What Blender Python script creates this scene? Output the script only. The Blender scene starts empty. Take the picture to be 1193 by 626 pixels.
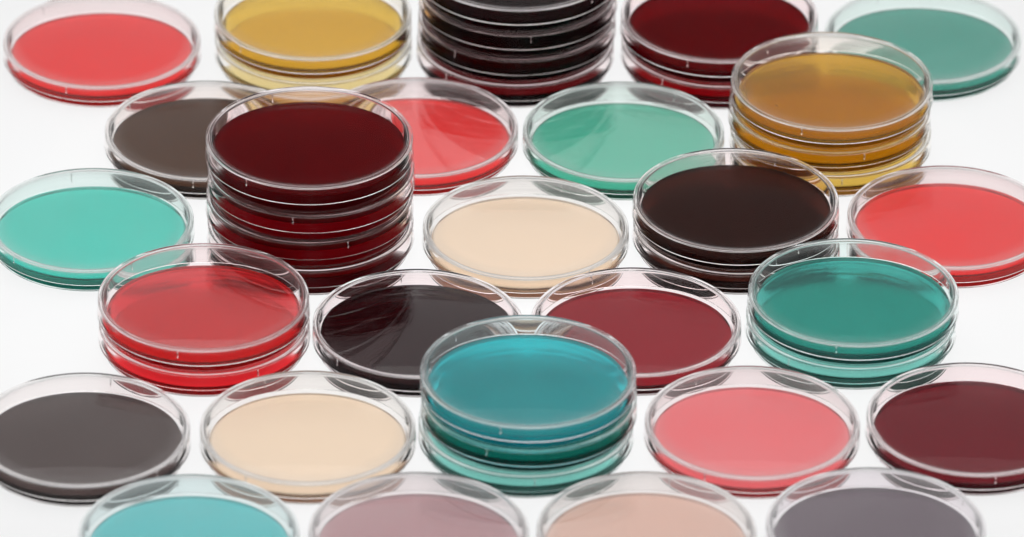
import bpy, bmesh, math, random
random.seed(7)
MM = 0.001
scene = bpy.context.scene
col = scene.collection
pi = math.pi

# ------------------------------------------------------------------ nodes
def new_mat(name):
    m = bpy.data.materials.new(name)
    m.use_nodes = True
    nt = m.node_tree
    nt.nodes.clear()
    out = nt.nodes.new('ShaderNodeOutputMaterial')
    return m, nt, out

def N(nt, typ, **kw):
    n = nt.nodes.new(typ)
    for k, v in kw.items():
        if k in n.inputs.keys() if hasattr(n, 'inputs') else False:
            n.inputs[k].default_value = v
        else:
            setattr(n, k, v)
    return n

def math_node(nt, op, a, b=None, clamp=False):
    n = nt.nodes.new('ShaderNodeMath')
    n.operation = op
    n.use_clamp = clamp
    for i, v in enumerate((a, b)):
        if v is None:
            continue
        if isinstance(v, (int, float)):
            n.inputs[i].default_value = v
        else:
            nt.links.new(v, n.inputs[i])
    return n.outputs[0]

def lin(c):
    return tuple(((v / 255) / 12.92 if v / 255 <= .04045 else ((v / 255 + .055) / 1.055) ** 2.4) for v in c)

def radius_socket(nt):
    tc = nt.nodes.new('ShaderNodeTexCoord')
    sep = nt.nodes.new('ShaderNodeSeparateXYZ')
    nt.links.new(tc.outputs['Object'], sep.inputs[0])
    xx = math_node(nt, 'MULTIPLY', sep.outputs[0], sep.outputs[0])
    yy = math_node(nt, 'MULTIPLY', sep.outputs[1], sep.outputs[1])
    return tc, math_node(nt, 'SQRT', math_node(nt, 'ADD', xx, yy))

# clear polystyrene; `gloss` scales the mirror reflection of the flat top plate,
# a painted white veil on it imitates reflected haze
def plastic(name, gloss=1.0, haze=0.0, tint=(.997, .998, .998), rim_haze=0.0, rim_z=None, wall=.03):
    m, nt, out = new_mat(name)
    tc, r = radius_socket(nt)
    sep = N(nt, 'ShaderNodeSeparateXYZ')
    nt.links.new(tc.outputs['Object'], sep.inputs[0])
    side = N(nt, 'ShaderNodeMapRange')          # mirror reflection damped on the walls, stronger at the rim
    side.interpolation_type = 'SMOOTHSTEP'
    z1 = rim_z if rim_z else 10 * MM
    side.inputs['From Min'].default_value = z1 - 2.2 * MM
    side.inputs['From Max'].default_value = z1 - .9 * MM
    side.inputs['To Min'].default_value = wall
    side.inputs['To Max'].default_value = .34
    nt.links.new(sep.outputs[2], side.inputs['Value'])
    inner = N(nt, 'ShaderNodeMapRange')
    inner.interpolation_type = 'SMOOTHSTEP'
    inner.inputs['From Min'].default_value = .0405
    inner.inputs['From Max'].default_value = .0418
    inner.inputs['To Min'].default_value = gloss * .4
    nt.links.new(side.outputs[0], inner.inputs['To Max'])
    nt.links.new(r, inner.inputs['Value'])
    fr = N(nt, 'ShaderNodeFresnel')
    fr.inputs['IOR'].default_value = 1.56
    # slow waviness of the moulded surface
    noise = N(nt, 'ShaderNodeTexNoise')
    noise.inputs['Scale'].default_value = 55
    noise.inputs['Detail'].default_value = 1.5
    nt.links.new(tc.outputs['Object'], noise.inputs['Vector'])
    bump = N(nt, 'ShaderNodeBump')
    bump.inputs['Strength'].default_value = .004
    bump.inputs['Distance'].default_value = .0005
    nt.links.new(noise.outputs['Fac'], bump.inputs['Height'])
    nt.links.new(bump.outputs[0], fr.inputs['Normal'])
    graze = N(nt, 'ShaderNodeMapRange')
    graze.interpolation_type = 'SMOOTHSTEP'
    graze.inputs['From Min'].default_value = .13
    graze.inputs['From Max'].default_value = .5
    nt.links.new(fr.outputs[0], graze.inputs['Value'])
    fac = math_node(nt, 'MAXIMUM', math_node(nt, 'MULTIPLY', fr.outputs[0], math_node(nt, 'MAXIMUM', inner.outputs[0], graze.outputs[0]), True), math_node(nt, 'GREATER_THAN', fr.outputs[0], .97))
    rf = N(nt, 'ShaderNodeBsdfRefraction')
    rf.inputs['IOR'].default_value = 1.56
    rf.inputs['Roughness'].default_value = 0.0
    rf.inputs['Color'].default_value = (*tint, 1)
    gl = N(nt, 'ShaderNodeBsdfGlossy')
    gl.inputs['Roughness'].default_value = 0.02
    gl.inputs['Color'].default_value = (1, 1, 1, 1)
    nt.links.new(bump.outputs[0], rf.inputs['Normal'])
    nt.links.new(bump.outputs[0], gl.inputs['Normal'])
    mix = N(nt, 'ShaderNodeMixShader')
    nt.links.new(fac, mix.inputs[0])
    nt.links.new(rf.outputs[0], mix.inputs[1])
    nt.links.new(gl.outputs[0], mix.inputs[2])
    last = mix
    if haze > 0 or rim_haze > 0:
        di = N(nt, 'ShaderNodeBsdfDiffuse')
        di.inputs['Color'].default_value = (.96, .96, .955, 1)
        dt = N(nt, 'ShaderNodeBsdfTranslucent')
        dt.inputs['Color'].default_value = (.96, .96, .955, 1)
        haze_mix = N(nt, 'ShaderNodeMixShader')
        haze_mix.inputs[0].default_value = .5
        nt.links.new(di.outputs[0], haze_mix.inputs[1])
        nt.links.new(dt.outputs[0], haze_mix.inputs[2])
        plate = N(nt, 'ShaderNodeMapRange')
        plate.inputs['From Min'].default_value = z1 - 3 * MM
        plate.inputs['From Max'].default_value = z1 - 1.6 * MM
        plate.inputs['To Min'].default_value = .25
        nt.links.new(sep.outputs[2], plate.inputs['Value'])
        n2 = N(nt, 'ShaderNodeTexNoise')
        n2.inputs['Scale'].default_value = 30
        n2.inputs['Detail'].default_value = 3
        nt.links.new(tc.outputs['Object'], n2.inputs['Vector'])
        mr = N(nt, 'ShaderNodeMapRange')
        mr.inputs['From Min'].default_value = .3
        mr.inputs['From Max'].default_value = .7
        mr.inputs['To Min'].default_value = haze * .7
        mr.inputs['To Max'].default_value = haze * 1.15
        nt.links.new(n2.outputs['Fac'], mr.inputs['Value'])
        mm = N(nt, 'ShaderNodeMixShader')
        ring = N(nt, 'ShaderNodeMapRange')      # painted haze thickens along the wall
        ring.interpolation_type = 'SMOOTHSTEP'
        ring.inputs['From Min'].default_value = .034
        ring.inputs['From Max'].default_value = .043
        ring.inputs['To Max'].default_value = rim_haze
        nt.links.new(r, ring.inputs['Value'])
        nt.links.new(math_node(nt, 'MULTIPLY', math_node(nt, 'ADD', mr.outputs[0], ring.outputs[0]), plate.outputs[0]), mm.inputs[0])
        nt.links.new(mix.outputs[0], mm.inputs[1])
        nt.links.new(haze_mix.outputs[0], mm.inputs[2])
        last = mm
    nt.links.new(last.outputs[0], out.inputs['Surface'])
    return m

# nutrient gel: tinted clear body plus a cloudy share
def agar_mat(name, rgb, cloud, depth, gloss, through, lift_pow):
    c = lin(rgb)
    m, nt, out = new_mat(name)
    tc, r = radius_socket(nt)
    noise = N(nt, 'ShaderNodeTexNoise')
    noise.inputs['Scale'].default_value = 28
    noise.inputs['Detail'].default_value = 4
    noise.inputs['Roughness'].default_value = .6
    nt.links.new(tc.outputs['Object'], noise.inputs['Vector'])
    mapn = N(nt, 'ShaderNodeMapRange')
    mapn.inputs['From Min'].default_value = .3
    mapn.inputs['From Max'].default_value = .7
    mapn.inputs['To Min'].default_value = .92
    mapn.inputs['To Max'].default_value = 1.08
    nt.links.new(noise.outputs['Fac'], mapn.inputs['Value'])
    cm = N(nt, 'ShaderNodeMix')
    cm.data_type = 'RGBA'
    cm.blend_type = 'MULTIPLY'
    cm.inputs[0].default_value = 1
    k = .66 if cloud > .55 else (.85 if cloud > .4 else 1.0)
    cm.inputs[6].default_value = (*[v * k for v in c], 1)
    nt.links.new(mapn.outputs[0], cm.inputs[7])
    di = N(nt, 'ShaderNodeBsdfDiffuse')
    tl = N(nt, 'ShaderNodeBsdfTranslucent')
    nt.links.new(cm.outputs[2], di.inputs['Color'])
    nt.links.new(cm.outputs[2], tl.inputs['Color'])
    dm = N(nt, 'ShaderNodeMixShader')
    dm.inputs[0].default_value = through
    nt.links.new(di.outputs[0], dm.inputs[1])
    nt.links.new(tl.outputs[0], dm.inputs[2])
    rf = N(nt, 'ShaderNodeBsdfRefraction')
    rf.inputs['IOR'].default_value = 1.34
    rf.inputs['Roughness'].default_value = .2
    body = N(nt, 'ShaderNodeMixShader')
    # thin meniscus at the wall is clearer than the middle
    edge = N(nt, 'ShaderNodeMapRange')
    edge.interpolation_type = 'SMOOTHSTEP'
    edge.inputs['From Min'].default_value = .0375
    edge.inputs['From Max'].default_value = .0417
    edge.inputs['To Min'].default_value = cloud
    edge.inputs['To Max'].default_value = cloud * .35 if cloud < .5 else cloud * .9
    nt.links.new(r, edge.inputs['Value'])
    # gel rim scatters; graded by height to imitate shade below the lid
    geo = N(nt, 'ShaderNodeNewGeometry')
    sep = N(nt, 'ShaderNodeSeparateXYZ')
    nt.links.new(geo.outputs['Normal'], sep.inputs[0])
    flat = N(nt, 'ShaderNodeMapRange')
    flat.inputs['From Min'].default_value = .82
    flat.inputs['From Max'].default_value = .997
    sidez = N(nt, 'ShaderNodeMapRange')
    sidez.inputs['From Min'].default_value = 3.5 * MM
    sidez.inputs['From Max'].default_value = 4.3 * MM
    sidez.inputs['To Min'].default_value = .56
    sidez.inputs['To Max'].default_value = .95
    sep3 = N(nt, 'ShaderNodeSeparateXYZ')
    nt.links.new(tc.outputs['Object'], sep3.inputs[0])
    nt.links.new(sep3.outputs[2], sidez.inputs['Value'])
    nt.links.new(sidez.outputs[0], flat.inputs['To Min'])
    flat.inputs['To Max'].default_value = 0
    nt.links.new(math_node(nt, 'ABSOLUTE', sep.outputs[2]), flat.inputs['Value'])
    up = N(nt, 'ShaderNodeMapRange')
    up.inputs['From Min'].default_value = 2.0 * MM
    up.inputs['From Max'].default_value = 2.6 * MM
    sep2 = N(nt, 'ShaderNodeSeparateXYZ')
    nt.links.new(tc.outputs['Object'], sep2.inputs[0])
    nt.links.new(sep2.outputs[2], up.inputs['Value'])
    nt.links.new(math_node(nt, 'MAXIMUM', math_node(nt, 'MULTIPLY', edge.outputs[0], up.outputs[0]), flat.outputs[0]), body.inputs[0])
    nt.links.new(rf.outputs[0], body.inputs[1])
    nt.links.new(dm.outputs[0], body.inputs[2])
    gl = N(nt, 'ShaderNodeBsdfGlossy')
    gl.inputs['Roughness'].default_value = .08
    fr = N(nt, 'ShaderNodeFresnel')
    fr.inputs['IOR'].default_value = 1.34
    ff = math_node(nt, 'MAXIMUM', math_node(nt, 'MULTIPLY', fr.outputs[0], gloss * .4), math_node(nt, 'GREATER_THAN', fr.outputs[0], .97))
    skin = N(nt, 'ShaderNodeMixShader')
    nt.links.new(ff, skin.inputs[0])
    nt.links.new(body.outputs[0], skin.inputs[1])
    nt.links.new(gl.outputs[0], skin.inputs[2])
    nt.links.new(skin.outputs[0], out.inputs['Surface'])
    top = max(c)
    lift = (.975 / top) ** lift_pow
    sig = [-math.log(min(max(v * lift, .004), .985)) / (depth * MM) for v in c]
    mx = max(sig)
    va = N(nt, 'ShaderNodeVolumeAbsorption')
    va.inputs['Color'].default_value = (*[1 - s / mx for s in sig], 1)
    va.inputs['Density'].default_value = mx
    nt.links.new(va.outputs[0], out.inputs['Volume'])
    return m

# ------------------------------------------------------------------ meshes
SEG = 192
def lathe(name, prof, seg=SEG, z0=0.0):
    """closed profile of (radius, height) in mm, first and last point on the axis"""
    bm = bmesh.new()
    rings = []
    for r, z in prof:
        if r < 1e-6:
            rings.append([bm.verts.new((0, 0, z * MM))])
        else:
            rings.append([bm.verts.new((r * MM * math.cos(2 * pi * k / seg), r * MM * math.sin(2 * pi * k / seg), z * MM)) for k in range(seg)])
    for a, b in zip(rings, rings[1:]):
        for k in range(seg):
            k2 = (k + 1) % seg
            if len(a) == 1 and len(b) == 1:
                continue
            if len(a) == 1:
                bm.faces.new((a[0], b[k], b[k2]))
            elif len(b) == 1:
                bm.faces.new((a[k], b[0], a[k2]))
            else:
                bm.faces.new((a[k], b[k], b[k2], a[k2]))
    bmesh.ops.recalc_face_normals(bm, faces=bm.faces)
    me = bpy.data.meshes.new(name)
    bm.to_mesh(me)
    bm.free()
    for p in me.polygons:
        p.use_smooth = True
    me.set_sharp_from_angle(angle=math.radians(32))
    return me

def fillet(p0, p1, p2, d, n=4):
    """round the corner p1 with points"""
    def toward(a, b, dist):
        L = math.hypot(b[0] - a[0], b[1] - a[1])
        return (a[0] + (b[0] - a[0]) * dist / L, a[1] + (b[1] - a[1]) * dist / L)
    s, e = toward(p1, p0, d), toward(p1, p2, d)
    pts = []
    for i in range(n + 1):
        t = i / n
        pts.append(((1 - t) ** 2 * s[0] + 2 * t * (1 - t) * p1[0] + t * t * e[0],
                    (1 - t) ** 2 * s[1] + 2 * t * (1 - t) * p1[1] + t * t * e[1]))
    return pts

def rounded(prof, d):
    out = [prof[0]]
    for i in range(1, len(prof) - 1):
        dd = d.get(i, 0)
        out += fillet(prof[i - 1], prof[i], prof[i + 1], dd) if dd else [prof[i]]
    out.append(prof[-1])
    return out

def lid_mesh(H):
    p = [(0, H - .5), (42.1, H - .5), (42.3, H - .25), (42.8, H - .25), (43.0, H - .48), (44.5, H - .5), (45.0, H - 7.4 - (H - 11.9) * .6), (44.0, H - 7.4 - (H - 11.9) * .6), (43.7, H - 1.5), (0, H - 1.5)]
    return lathe('lid', rounded(p, {1: .1, 2: .1, 3: .1, 4: .1, 5: .3, 6: .2, 7: .2, 8: .35}))

def base_mesh(H):
    p = [(0, .1), (41.2, .1), (41.4, .02), (42.1, .02), (42.7, .5), (43.0, H - 1.62), (42.0, H - 1.62), (41.85, .72), (0, .72)]
    return lathe('base', rounded(p, {1: .05, 2: .05, 3: .2, 4: .25, 5: .3, 6: .3, 7: .15}))

def agar_mesh(key):
    top, soft = key
    if soft:      # thin gels taper towards the wall
        q = [(0, .76), (41.55, .76), (41.78, 1.1), (41.84, top - .85), (41.3, top - .5), (40.3, top - .22), (38.9, top - .06), (37.4, top), (0, top)]
        return lathe('agar', rounded(q, {1: .12, 2: .12, 3: .25}))
    p = [(0, .76), (41.55, .76), (41.78, 1.1), (41.84, top - .5), (41.2, top - .2), (40.2, top - .05), (38.5, top), (0, top)]
    return lathe('agar', rounded(p, {1: .12, 2: .12, 3: .25}))

def rib_mesh():
    bm = bmesh.new()
    bmesh.ops.create_cube(bm, size=1)
    for v in bm.verts:
        v.co.x *= .55 * MM
        v.co.y *= .45 * MM
        v.co.z *= 3.2 * MM
        if v.co.z < 0:
            v.co.y *= .6
    bmesh.ops.bevel(bm, geom=list(bm.edges), offset=.12 * MM, segments=2, affect='EDGES')
    me = bpy.data.meshes.new('vent_rib')
    bm.to_mesh(me)
    bm.free()
    for p in me.polygons:
        p.use_smooth = True
    return me

_mesh = {}
def cached(kind, fn, key):
    k = (kind, key)
    if k not in _mesh:
        _mesh[k] = fn(key)
    return _mesh[k]
RIB = rib_mesh()

BASE_MAT = plastic('clear polystyrene rib', rim_z=20 * MM)
BASE_MATS = {}
def bleed(medium, k=.026):  # agar colour thrown onto the plastic is put into its tint
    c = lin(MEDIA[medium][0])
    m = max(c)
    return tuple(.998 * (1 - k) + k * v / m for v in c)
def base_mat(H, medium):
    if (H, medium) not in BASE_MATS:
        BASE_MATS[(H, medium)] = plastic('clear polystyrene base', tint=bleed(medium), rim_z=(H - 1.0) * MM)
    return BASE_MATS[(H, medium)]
LID_MATS = {}
def lid_mat(gloss, haze, H, medium):
    k = (gloss, haze, H, medium)
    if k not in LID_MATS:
        LID_MATS[k] = plastic('clear polystyrene lid', gloss, haze, tint=bleed(medium), rim_z=H * MM, rim_haze=.09 if haze > .025 else (.05 if haze > 0 else .006))
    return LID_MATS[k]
AGAR = {}
def agar(key):
    if key not in AGAR:
        AGAR[key] = agar_mat(key + ' agar', *MEDIA[key])
    return AGAR[key]

# colour (sRGB), cloudy share, optical depth in mm, surface gloss
MEDIA = {
    'coral red':    ((246, 46, 45), .22, 6.5, 1, .6, 1),
    'pink':         ((248, 98, 104), .2, 6.5, 1, .6, 1),
    'yellow':       ((232, 192, 64), .3, 6.5, 1, .5, 1),
    'amber':        ((232, 178, 48), .5, 6.5, .6, .4, 1),
    'black wine':   ((44, 8, 11), .75, 6.5, .3, .3, .5),
    'oxblood':      ((126, 6, 16), .85, 6.5, .2, .2, .5),
    'lit oxblood': ((235, 8, 36), .6, 6.5, .2, .45, .8),  # brightened copy of oxblood, making up for dim light inside the stack
    'half lit oxblood':  ((158, 6, 24), .7, 6.5, .2, .4, .6),  # lighter oxblood for a lower dish, light put into the colour
    'lit wine':    ((52, 9, 11), .68, 6.5, .3, .4, .7),  # black wine lightened to stand in for side light on lower dishes
    'lit yellow':  ((250, 232, 170), .2, 6.5, 1, .5, 1),  # copy of yellow with transmitted light painted in, for the lower dish
    'lit amber':   ((255, 214, 90), .3, 6.5, 1, .5, 1),  # amber paled by painted light from below
    'lit teal':   ((104, 160, 152), .35, 6.5, 1, .5, .8),  # teal copy, table glow put into the colour of bottom dishes
    'maroon':       ((138, 24, 34), .6, 6.5, .7, .4, .5),
    'plum':         ((110, 18, 32), .7, 6.5, .7, .3, .5),
    'red':          ((246, 34, 42), .42, 6.5, .7, .4, 1),
    'sea green':    ((50, 168, 138), .25, 6.5, 1, .6, .3),
    'dull green':   ((56, 156, 138), .25, 6.5, 1, .6, .1),
    'aqua':         ((70, 203, 188), .25, 6.5, 1, .6, .5),
    'teal':         ((54, 146, 138), .5, 6.5, .6, .3, .8),
    'blue teal':    ((6, 212, 220), .55, 6.5, 1, .3, 1),
    'shaded teal':    ((8, 92, 84), .55, 6.5, 1, .3, .6),  # blue teal darkened to imitate the shaded side of a middle dish
    'pale teal':    ((56, 190, 192), .3, 6.5, 1, .5, .4),
    'brown':        ((72, 48, 32), .75, 6.5, .6, .3, .5),
    'chocolate':    ((68, 34, 26), .8, 6.5, .3, .2, .5),
    'black':        ((42, 15, 18), .7, 6.5, .8, .3, .3),
    'charcoal':     ((57, 44, 42), .75, 6.5, .8, .3, .5),
    'cream':        ((255, 226, 194), .08, 6.5, 1.5, .6, 1),
    'mauve':        ((150, 92, 98), .35, 6.5, 1, .5, .5),
    'beige':        ((216, 168, 146), .3, 6.5, 1, .5, 1),
    'grey plum':    ((66, 48, 60), .7, 6.5, 1, .3, .5),
}

# ------------------------------------------------------------------ dishes
def make_dish(medium, H, top, loc, ribs, gloss, haze, label, group):
    root = bpy.data.objects.new('petri_dish', None)
    col.objects.link(root)
    root.location = loc
    root.empty_display_size = .02
    root['label'] = label
    root['category'] = 'petri dish'
    if group:
        root['group'] = group
    def part(name, me, mat, parent):
        o = bpy.data.objects.new(name, me)
        col.objects.link(o)
        o.parent = parent
        if len(o.data.materials) == 0:
            o.data.materials.append(mat)
        o.material_slots[0].link = 'OBJECT'
        o.material_slots[0].material = mat
        return o
    part('base', cached('base', base_mesh, H), base_mat(H, medium), root)
    part('agar', cached('agar', agar_mesh, (top, MEDIA[medium][1] < .4)), agar(medium), root)
    lid = part('lid', cached('lid', lid_mesh, H), lid_mat(gloss, haze, H, medium), root)
    lid.rotation_euler.z = random.uniform(0, 2 * pi)
    for k in range(3):
        a = ribs + k * 2 * pi / 3
        rb = part('vent_rib', RIB, BASE_MAT, lid)
        a2 = a - lid.rotation_euler.z
        rb.location = (43.55 * MM * math.cos(a2), 43.55 * MM * math.sin(a2), (H - 3.4) * MM)
        rb.rotation_euler.z = a2 + pi / 2
    return root

# x, y (mm), pitch, media bottom -> top, gloss/painted haze of the top lid, agar height, labels bottom -> top
H0 = 11.9
DISHES = [
    (-186.6, 177.6, H0, [('coral red', 'coral red agar dish lying alone left of the yellow pair, farthest left at the back')], .7, .03, 5.4),
    (-91.5, 182.9, 12.6, [('lit yellow', 'lower dish of the yellow pair, under the upper yellow dish'),
                          ('yellow', 'upper dish of the yellow pair, behind the tall dark red stack')], .6, .02, 5.2),
    (.7, 182.8, 13.0, [('lit wine', 'bottom dish of the tall black stack cut by the top edge'),
                       ('lit wine', 'second dish from the bottom of the tall black stack at the back'),
                       ('lit wine', 'second dish from the top of the tall black stack at the back'),
                       ('black wine', 'topmost dish of the tall black stack, its lid cut by the top edge')], .3, 0, 6.5),
    (91.9, 184.2, 13.1, [('half lit oxblood', 'lower dish of the dark red pair behind the amber stack'),
                         ('oxblood', 'upper dish of the dark red pair between the black and amber stacks')], .06, 0, 6.5),
    (184.8, 193.7, H0, [('dull green', 'sea green agar dish lying alone behind the amber stack, farthest right at the back')], .6, .07, 5.2),
    (140.1, 107.6, H0, [('lit amber', 'bottom dish of the amber stack of three'),
                        ('amber', 'middle dish of the amber stack of three'),
                        ('amber', 'top dish of the amber stack of three')], .4, .01, 4.9),
    (-136.2, 97.2, H0, [('brown', 'grey brown agar dish lying partly behind the tall dark red stack')], .45, .02, 6.3),
    (-87.8, 16.9, 13.8, [('oxblood', 'bottom dish of the tall dark red stack of four'),
                         ('lit oxblood', 'second dish from the bottom of the tall dark red stack'),
                         ('lit oxblood', 'second dish from the top of the tall dark red stack'),
                         ('oxblood', 'topmost dish of the tall dark red stack of four')], .06, 0, 9.0),
    (-42.7, 102.9, H0, [('coral red', 'coral red agar dish showing from behind the right of the tall dark red stack')], 2, .03, 5.2),
    (48.5, 101.8, H0, [('sea green', 'pale sea green agar dish in front of the black stack')], 2, .04, 4.8),
    (5.7, 16.5, H0, [('cream', 'cream agar dish in the middle, right of the tall dark red stack')], 1.9, .04, 5.0),
    (96.4, 22.6, H0, [('chocolate', 'lower dish of the chocolate brown pair in front of the amber stack'),
                      ('chocolate', 'upper dish of the chocolate brown pair in front of the amber stack')], .15, 0, 6.6),
    (189.8, 30.5, H0, [('coral red', 'coral pink agar dish right of the chocolate pair, cut by the right edge')], .8, .04, 6.5),
    (-182.5, 17.6, H0, [('aqua', 'aqua green agar dish left of the tall dark red stack, cut by the left edge')], .7, .07, 6.2),
    (-129.9, -67.3, 12.4, [('red', 'lower dish of the bright red pair'),
                           ('red', 'upper dish of the bright red pair in front of the tall dark red stack')], 1.1, .01, 4.8),
    (-39.4, -64.8, H0, [('black', 'black agar dish mirroring the dark red stack, left of the blue teal stack')], .75, 0, 7.0),
    (52.8, -61.0, H0, [('maroon', 'maroon agar dish behind the right of the blue teal stack')], .45, 0, 4.9),
    (144.7, -53.9, H0, [('lit teal', 'lower dish of the green teal pair at the right'),
                        ('teal', 'upper dish of the green teal pair in front of the chocolate pair')], .3, .01, 5.8),
    (7.3, -141.9, 12.1, [('lit teal', 'bottom dish of the blue teal stack of three'),
                         ('shaded teal', 'middle dish of the blue teal stack of three'),
                         ('blue teal', 'top dish of the blue teal stack of three')], .5, .02, 5.8),
    (-176.3, -153.4, H0, [('charcoal', 'charcoal grey agar dish at the left edge in front of the red pair')], .8, .02, 5.6),
    (-83.4, -149.2, H0, [('cream', 'cream agar dish left of the blue teal stack, in front of the red pair')], .8, .03, 4.6),
    (100.4, -140.2, H0, [('pink', 'pink agar dish right of the blue teal stack')], .9, .07, 5.0),
    (192.3, -135.2, H0, [('plum', 'dark plum red agar dish cut by the right edge, in front of the teal pair')], .4, 0, 6.0),
    (-128.7, -231.4, H0, [('pale teal', 'pale teal agar dish cut by the bottom edge, leftmost of the front four')], 1.2, .10, 5.0),
    (-36.1, -227.2, H0, [('mauve', 'hazy mauve pink agar dish in the front row, below left of the blue teal stack')], 2.4, .13, 5.0),
    (55.9, -224.4, H0, [('beige', 'hazy beige agar dish in the front row, below right of the blue teal stack')], 2.2, .13, 5.2),
    (148.8, -218.7, H0, [('grey plum', 'grey purple agar dish cut by the bottom edge, rightmost of the front four')], 1.2, .08, 5.4),
]
GROUP = {1: 'single petri dishes lying on the white surface', 2: 'stacked petri dishes', 3: 'stacked petri dishes', 4: 'stacked petri dishes'}
for di, (x, y, H, media, gloss, haze, top) in enumerate(DISHES):
    n = len(media)
    for k, (med, label) in enumerate(media):
        topmost = k == n - 1
        jx, jy = (random.uniform(-.7, .7), random.uniform(-.5, .5)) if not topmost else (0, 0)
        ribs = -pi / 2 + random.uniform(-.9, .9)
        make_dish(med, H, top, ((x + jx) * MM, (y + jy) * MM, k * (H - .06) * MM), ribs,
                  gloss if topmost else .1, haze if topmost else 0, label, GROUP[n])

# ------------------------------------------------------------------ the surface
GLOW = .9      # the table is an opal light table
def tabletop():
    bm = bmesh.new()
    bmesh.ops.create_grid(bm, x_segments=4, y_segments=4, size=2.5)
    me = bpy.data.meshes.new('tabletop')
    bm.to_mesh(me)
    bm.free()
    m, nt, out = new_mat('glowing opal top')
    tc = N(nt, 'ShaderNodeTexCoord')
    noise = N(nt, 'ShaderNodeTexNoise')
    noise.inputs['Scale'].default_value = 9
    noise.inputs['Detail'].default_value = 5
    nt.links.new(tc.outputs['Object'], noise.inputs['Vector'])
    ramp = N(nt, 'ShaderNodeValToRGB')
    ramp.color_ramp.elements[0].position = .3
    ramp.color_ramp.elements[0].color = (.055, .056, .058, 1)
    ramp.color_ramp.elements[1].position = .7
    ramp.color_ramp.elements[1].color = (.075, .075, .075, 1)
    nt.links.new(noise.outputs['Fac'], ramp.inputs[0])
    p = N(nt, 'ShaderNodeBsdfPrincipled')
    p.inputs['Roughness'].default_value = .55
    p.inputs['Specular IOR Level'].default_value = .3
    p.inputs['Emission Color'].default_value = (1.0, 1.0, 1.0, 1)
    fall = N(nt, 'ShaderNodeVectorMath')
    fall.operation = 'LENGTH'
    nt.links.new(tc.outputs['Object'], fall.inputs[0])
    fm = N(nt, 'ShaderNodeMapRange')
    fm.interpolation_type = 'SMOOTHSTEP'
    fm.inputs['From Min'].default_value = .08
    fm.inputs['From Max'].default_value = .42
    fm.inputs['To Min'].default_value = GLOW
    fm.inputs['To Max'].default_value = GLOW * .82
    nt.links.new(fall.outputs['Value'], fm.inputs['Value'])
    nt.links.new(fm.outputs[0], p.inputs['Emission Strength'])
    nt.links.new(ramp.outputs[0], p.inputs['Base Color'])
    nt.links.new(p.outputs[0], out.inputs['Surface'])
    me.materials.append(m)
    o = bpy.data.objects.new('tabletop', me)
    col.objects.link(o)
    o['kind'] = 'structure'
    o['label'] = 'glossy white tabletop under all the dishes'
tabletop()

# ------------------------------------------------------------------ light
w = bpy.data.worlds.new('World')
scene.world = w
w.use_nodes = True
nt = w.node_tree
nt.nodes.clear()
wo = nt.nodes.new('ShaderNodeOutputWorld')
bg = nt.nodes.new('ShaderNodeBackground')
tc = nt.nodes.new('ShaderNodeTexCoord')
sep = nt.nodes.new('ShaderNodeSeparateXYZ')
nt.links.new(tc.outputs['Generated'], sep.inputs[0])
ramp = nt.nodes.new('ShaderNodeValToRGB')
els = ramp.color_ramp.elements
els[0].position = 0.0
els[0].color = (.95, .95, .955, 1)
els[1].position = 1.0
els[1].color = (1.0, 1.0, 1.0, 1)
e = els.new(.42); e.color = (.85, .853, .857, 1)
e = els.new(.62); e.color = (.9, .9, .9, 1)
nt.links.new(sep.outputs[2], ramp.inputs[0])
back = nt.nodes.new('ShaderNodeMapRange')
back.interpolation_type = 'SMOOTHSTEP'
back.inputs['From Min'].default_value = -.5
back.inputs['From Max'].default_value = .3
back.inputs['To Min'].default_value = .86
back.inputs['To Max'].default_value = 1.0
nt.links.new(sep.outputs[1], back.inputs['Value'])
nt.links.new(ramp.outputs[0], bg.inputs['Color'])
nt.links.new(back.outputs[0], bg.inputs['Strength'])
nt.links.new(bg.outputs[0], wo.inputs[0])

def area(name, loc, target, sx, sy, power):
    l = bpy.data.lights.new(name, 'AREA')
    l.shape = 'RECTANGLE'
    l.size, l.size_y = sx, sy
    l.energy = power
    o = bpy.data.objects.new(name, l)
    col.objects.link(o)
    o.location = loc
    from mathutils import Vector
    o.rotation_euler = (Vector(target) - Vector(loc)).to_track_quat('-Z', 'Y').to_euler()
    return o
area('softbox', (0, .35, 1.35), (0, 0, 0), 1.5, 1.1, 8)

# ------------------------------------------------------------------ camera
EL, DIST, ROLL, FPX = 0.53628823, 3.14640869, -0.01433542, 8499.48
cd = bpy.data.cameras.new('camera')
cam = bpy.data.objects.new('camera', cd)
col.objects.link(cam)
cam.location = (0, -DIST * math.cos(EL), DIST * math.sin(EL))
from mathutils import Matrix, Euler
R = Euler((pi / 2 - EL, 0, 0)).to_matrix().to_4x4() @ Matrix.Rotation(-ROLL, 4, 'Z')
cam.rotation_euler = R.to_euler()
cd.sensor_width = 36
cd.lens = FPX / 1193 * 36
cd.clip_start = .05
cd.clip_end = 50
cd.dof.use_dof = True
cd.dof.focus_distance = 3.13
cd.dof.aperture_fstop = 10
scene.camera = cam

# ------------------------------------------------------------------ render
scene.view_settings.view_transform = 'Standard'
scene.view_settings.look = 'None'
scene.view_settings.exposure = 0
c = scene.cycles
c.max_bounces = 40
c.transmission_bounces = 40
c.diffuse_bounces = 6
c.glossy_bounces = 12
c.transparent_max_bounces = 16
c.caustics_refractive = True
c.caustics_reflective = True
c.blur_glossy = .3
c.sample_clamp_indirect = 4
c.use_denoising = True
